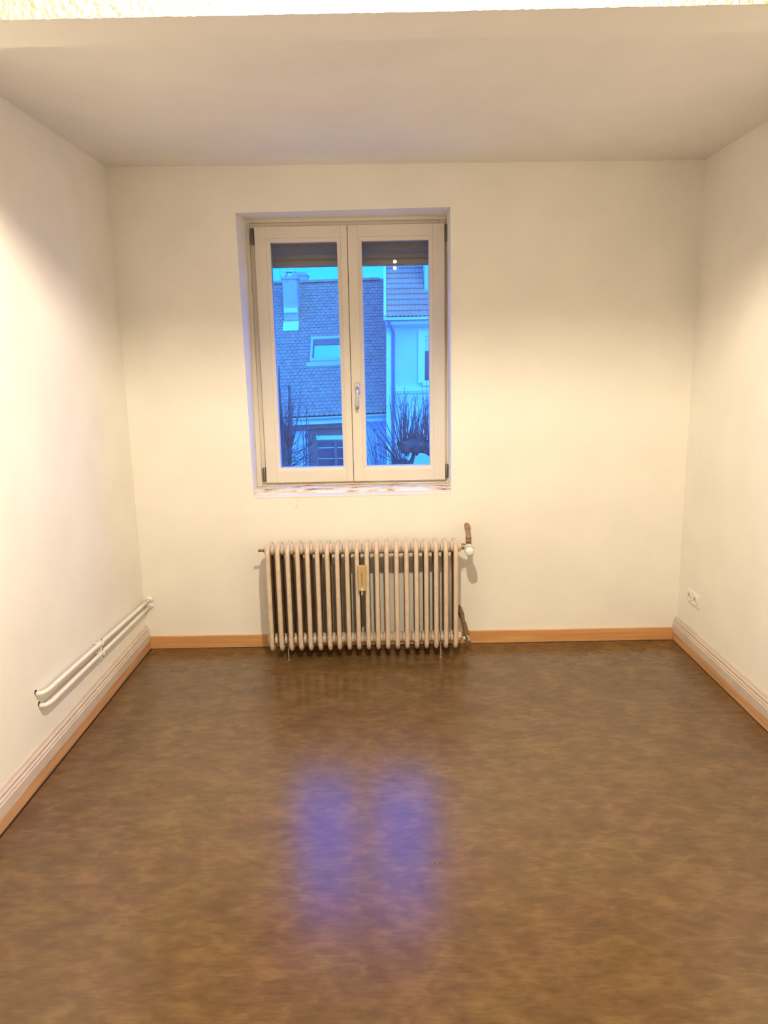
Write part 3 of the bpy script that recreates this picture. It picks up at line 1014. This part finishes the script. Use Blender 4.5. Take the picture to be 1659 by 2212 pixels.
rpart('cornice', M['renderw'], lambda bm: hexa(bm, [(.02, 19.92, 2.62), (.02, 19.92, 2.74), (.02, 20.3, 2.50), (.02, 20.3, 2.74),
                                                     (7.5, 19.92, 2.62), (7.5, 19.92, 2.74), (7.5, 20.3, 2.50), (7.5, 20.3, 2.74)]))
rpart('gutter', M['zinc'], lambda bm: (box(bm, -.04, 7.5, 19.72, 19.86, 2.74, 2.80), box(bm, -.04, 7.5, 19.72, 19.735, 2.80, 2.83)), bevel=.02)
rpart('downpipe', M['pipeg'], lambda bm: tube(bm, [(.12, 19.8, 2.74), (.14, 19.85, 2.62), (.27, 20.16, 2.42), (.28, 20.2, 2.3), (.28, 20.2, GZ)], .045, 10), smooth=True)
w2 = rpart('window', M['renderw'], lambda bm: (box(bm, 1.06, 1.27, 20.22, 20.3, .80, 2.42), box(bm, 2.15, 2.36, 20.22, 20.3, .80, 2.42),
           box(bm, 1.27, 2.15, 20.22, 20.3, 2.26, 2.42), box(bm, 1.20, 2.25, 20.16, 20.3, .72, .88)))
rpart('pane', M['darkpane'], lambda bm: box(bm, 1.27, 2.15, 20.275, 20.295, .88, 1.80), parent=w2)
rpart('shutter_roll', M['zinc'], lambda bm: [box(bm, 1.27, 2.15, 20.26, 20.295, 1.80 + .075 * k, 1.865 + .075 * k) for k in range(6)], parent=w2)
SL = (4.56 - 2.84) / 2.2
def r2P(x, d, h=0.0):
    # d = distance up the slope from the eave
    c = 1 / math.sqrt(1 + SL * SL)
    return Vector((x, 19.8 + d * c - h * SL * c, 2.84 + d * c * SL + h * c))
rpart('roof_deck', M['seam'], lambda bm: hexa(bm, [r2P(x, d, h) for x in (.04, 7.5) for d in (0, 6.0) for h in (-.14, -.03)]))
rpart('bargeboard', M['renderw'], lambda bm: hexa(bm, [r2P(x, d, h) for x in (-.035, .045) for d in (0, 6.0) for h in (-.16, .07)]))
def pantile(bm):
    W, Ln, n = .25, .335, 12
    rows = []
    for y, z in ((0, .020), (Ln, .002)):
        for t in (0, -.014):
            rows.append([bm.verts.new((W * k / n - W / 2, y, z + t + .014 * math.sin(2 * PI * 2 * k / n - PI / 2))) for k in range(n + 1)])
    for a, b in ((0, 2), (1, 0)):
        for k in range(n):
            bm.faces.new((rows[a][k], rows[a][k + 1], rows[b][k + 1], rows[b][k]))
bm = bmesh.new(); pantile(bm)
pt = new_obj('pantile', bm, M['tile2'], h2, smooth=True, autosmooth=50)
first = True
c_ = 1 / math.sqrt(1 + SL * SL)
for r in range(16):
    for k in range(17):
        x = .05 + .125 + k * .246
        p = lean(r2P(x, r * .30, .012)) - H2
        if first:
            o = pt; first = False
        else:
            o = dup(pt, h2)
        acr = Vector((1, 0, 0)); up = (Vector((0, c_, c_ * SL)) - Vector((0, -SL * c_, c_)) * .05).normalized()
        T = Matrix((acr, up, acr.cross(up))).transposed().to_4x4()
        T.translation = p
        o.matrix_local = T
d2 = rpart('dormer', M['render'], lambda bm: (box(bm, 1.27, 1.42, 20.90, 23.2, 3.62, 5.3), box(bm, 2.35, 2.5, 20.90, 23.2, 3.62, 5.3),
            box(bm, 1.42, 2.35, 20.90, 20.98, 5.0, 5.3), box(bm, 1.22, 2.55, 20.84, 20.98, 3.60, 3.68), box(bm, 1.2, 2.57, 20.8, 23.3, 5.3, 5.4)))
rpart('pane', M['darkpane'], lambda bm: box(bm, 1.42, 2.35, 20.95, 20.97, 3.68, 5.0), parent=d2)

# ------------------------------------------------------------------ pollarded trees in the front garden
def tree(label, base, off, limbs, knuckles, shoots, seed):
    r4 = random.Random(seed)
    t = empty('pollarded_tree', base)
    tag(t, label, 'tree')
    O = Vector(base)
    def part(name, m, fn, **kw):
        bm = bmesh.new(); fn(bm)
        for v in bm.verts:
            v.co -= O
        return new_obj(name, bm, m, t, **kw)
    part('trunk', M['bark'], lambda bm: tube(bm, limbs[0][0], limbs[0][1], 10), smooth=True)
    for P_, R_ in limbs[1:]:
        part('branch', M['bark'], lambda bm: tube(bm, P_, R_, 9), smooth=True)
    def kn(c, r):
        def f(bm):
            bmesh.ops.create_icosphere(bm, subdivisions=3, radius=1)
            for v in bm.verts:
                d = v.co.normalized()
                k_ = 1 + .16 * math.sin(d.x * 9 + seed) * math.sin(d.z * 8) + .12 * math.sin(d.y * 13 + d.z * 11) + r4.uniform(-.05, .05)
                v.co = Vector((d.x * r[0], d.y * r[1], d.z * r[2])) * k_ + Vector(c)
        return f
    for c, r in knuckles:
        part('knuckle', M['bark'], kn(c, r), smooth=True)
    def sh(bm):
        for (x0, x1, y, z0, z1, fx0, fx1, ft0, ft1, n_, rr) in shoots:
            for i in range(n_):
                u = (i + r4.random()) / n_
                p0 = Vector((x0 + (x1 - x0) * u, y + r4.uniform(-.12, .12), z0 + (z1 - z0) * r4.random()))
                tx = fx0 + (fx1 - fx0) * u + r4.uniform(-.10, .10)
                p2 = Vector((tx, y + r4.uniform(-.3, .3), ft0 + (ft1 - ft0) * r4.random()))
                mid = p0.lerp(p2, .5) + Vector((r4.uniform(-.05, .05), 0, r4.uniform(-.03, .05)))
                m1 = p0.lerp(mid, .5) + Vector((r4.uniform(-.02, .02), 0, 0))
                a = rr * r4.uniform(.7, 1.3)
                tube(bm, [p0, m1, mid, p2], [a, a * .85, a * .65, a * .35], 5)
                # buds and side twigs
                for j in range(r4.randint(1, 3)):
                    q = mid.lerp(p2, r4.random())
                    s = r4.choice((-1, 1))
                    tube(bm, [q, q + Vector((s * r4.uniform(.01, .05), 0, r4.uniform(.03, .09)))], [a * .5, a * .3], 4)
                    if r4.random() < .5:
                        tube(bm, [q - Vector((0, 0, .012)), q, q + Vector((0, 0, .012))], [a * .6, a * 1.5, a * .5], 5)
    s = part('shoots', M['twig'], sh, smooth=True)
    s['kind'] = 'stuff'
    return t

tree('gnarled pollarded tree with upright bare shoots before the right house', (.62, 9.0, GZ), None,
     [([(.62, 9.1, GZ), (.60, 9.1, -2.2), (.52, 9.05, -1.0), (.36, 9, -.55), (.33, 9, -.30), (.33, 9, -.18)], [.2, .17, .14, .11, .10, .07]),
      ([(.62, 9.1, -1.4), (.98, 9.05, -.7), (1.05, 9, -.25), (.90, 9, -.02), (.72, 9, .02), (.60, 9, .03)], [.12, .12, .11, .10, .085, .07]),
      ([(.36, 9, -.35), (.22, 9, -.28), (.16, 9, -.22)], [.07, .06, .03]),
      ([(.40, 9, -.32), (.47, 9, -.12), (.50, 9, .02)], [.05, .035, .03])],
     [((.28, 9, -.25), (.17, .15, .10)), ((.36, 9, .08), (.15, .14, .14)), ((.54, 9, .10), (.17, .15, .16)), ((.82, 9, .04), (.17, .15, .15))],
     [(.22, .64, 9.0, .08, .20, .12, .78, .55, 1.02, 62, .0075), (.66, .90, 9.0, .10, .18, .62, .95, .75, 1.20, 22, .0075),
      (.26, .40, 9.0, .15, .2, .20, .50, .88, 1.10, 5, .009), (.16, .32, 9.0, -.26, -.18, -.38, .12, .05, .62, 24, .0075),
      (-.14, .02, 9.0, -.9, -.7, -.42, .05, .0, .5, 20, .0085), (.55, .80, 9.0, .15, .2, .5, .9, .3, .9, 20, .0055),
      (.20, .45, 8.85, -.30, .0, .15, .60, .02, .35, 16, .0065)], 11)
tree('dark pollarded tree with crossing bare branches before the fish-scale roof', (-1.66, 8.0, GZ), None,
     [([(-1.66, 8.0, GZ), (-1.66, 8.0, -1.2), (-1.66, 8, -.35), (-1.64, 8, .05), (-1.60, 8, .42)], [.18, .17, .155, .10, .03]),
      ([(-1.62, 8, -.3), (-1.56, 8, .1), (-1.52, 8, .42), (-1.51, 8, .80), (-1.50, 8, 1.18)], [.06, .045, .032, .026, .017]),
      ([(-1.70, 8, -.2), (-1.73, 8, .25), (-1.70, 8, .7), (-1.66, 8, 1.15)], [.06, .05, .035, .018]),
      ([(-1.66, 8, -.1), (-1.64, 8, .45), (-1.66, 8, .95), (-1.65, 8, 1.50)], [.05, .035, .02, .008])],
     [((-1.66, 8, .08), (.15, .12, .22)), ((-1.52, 8, .40), (.05, .05, .07)), ((-1.50, 8, 1.14), (.022, .02, .05)), ((-1.27, 8, .38), (.016, .02, .04))],
     [(-1.74, -1.54, 8.0, -.1, .35, -1.78, -1.40, .45, 1.20, 60, .0085), (-1.62, -1.5, 8.0, -.25, .15, -1.50, -1.05, -.1, .45, 34, .0065),
      (-1.30, -1.24, 8.0, -.9, -.6, -1.32, -1.18, .5, .85, 4, .012), (-1.5, -1.0, 8.0, -.6, -.4, -1.45, -.85, -.1, .25, 22, .0055),
      (-1.25, -1.2, 8.0, .2, .3, -1.20, -.98, .45, .65, 5, .006)], 5)
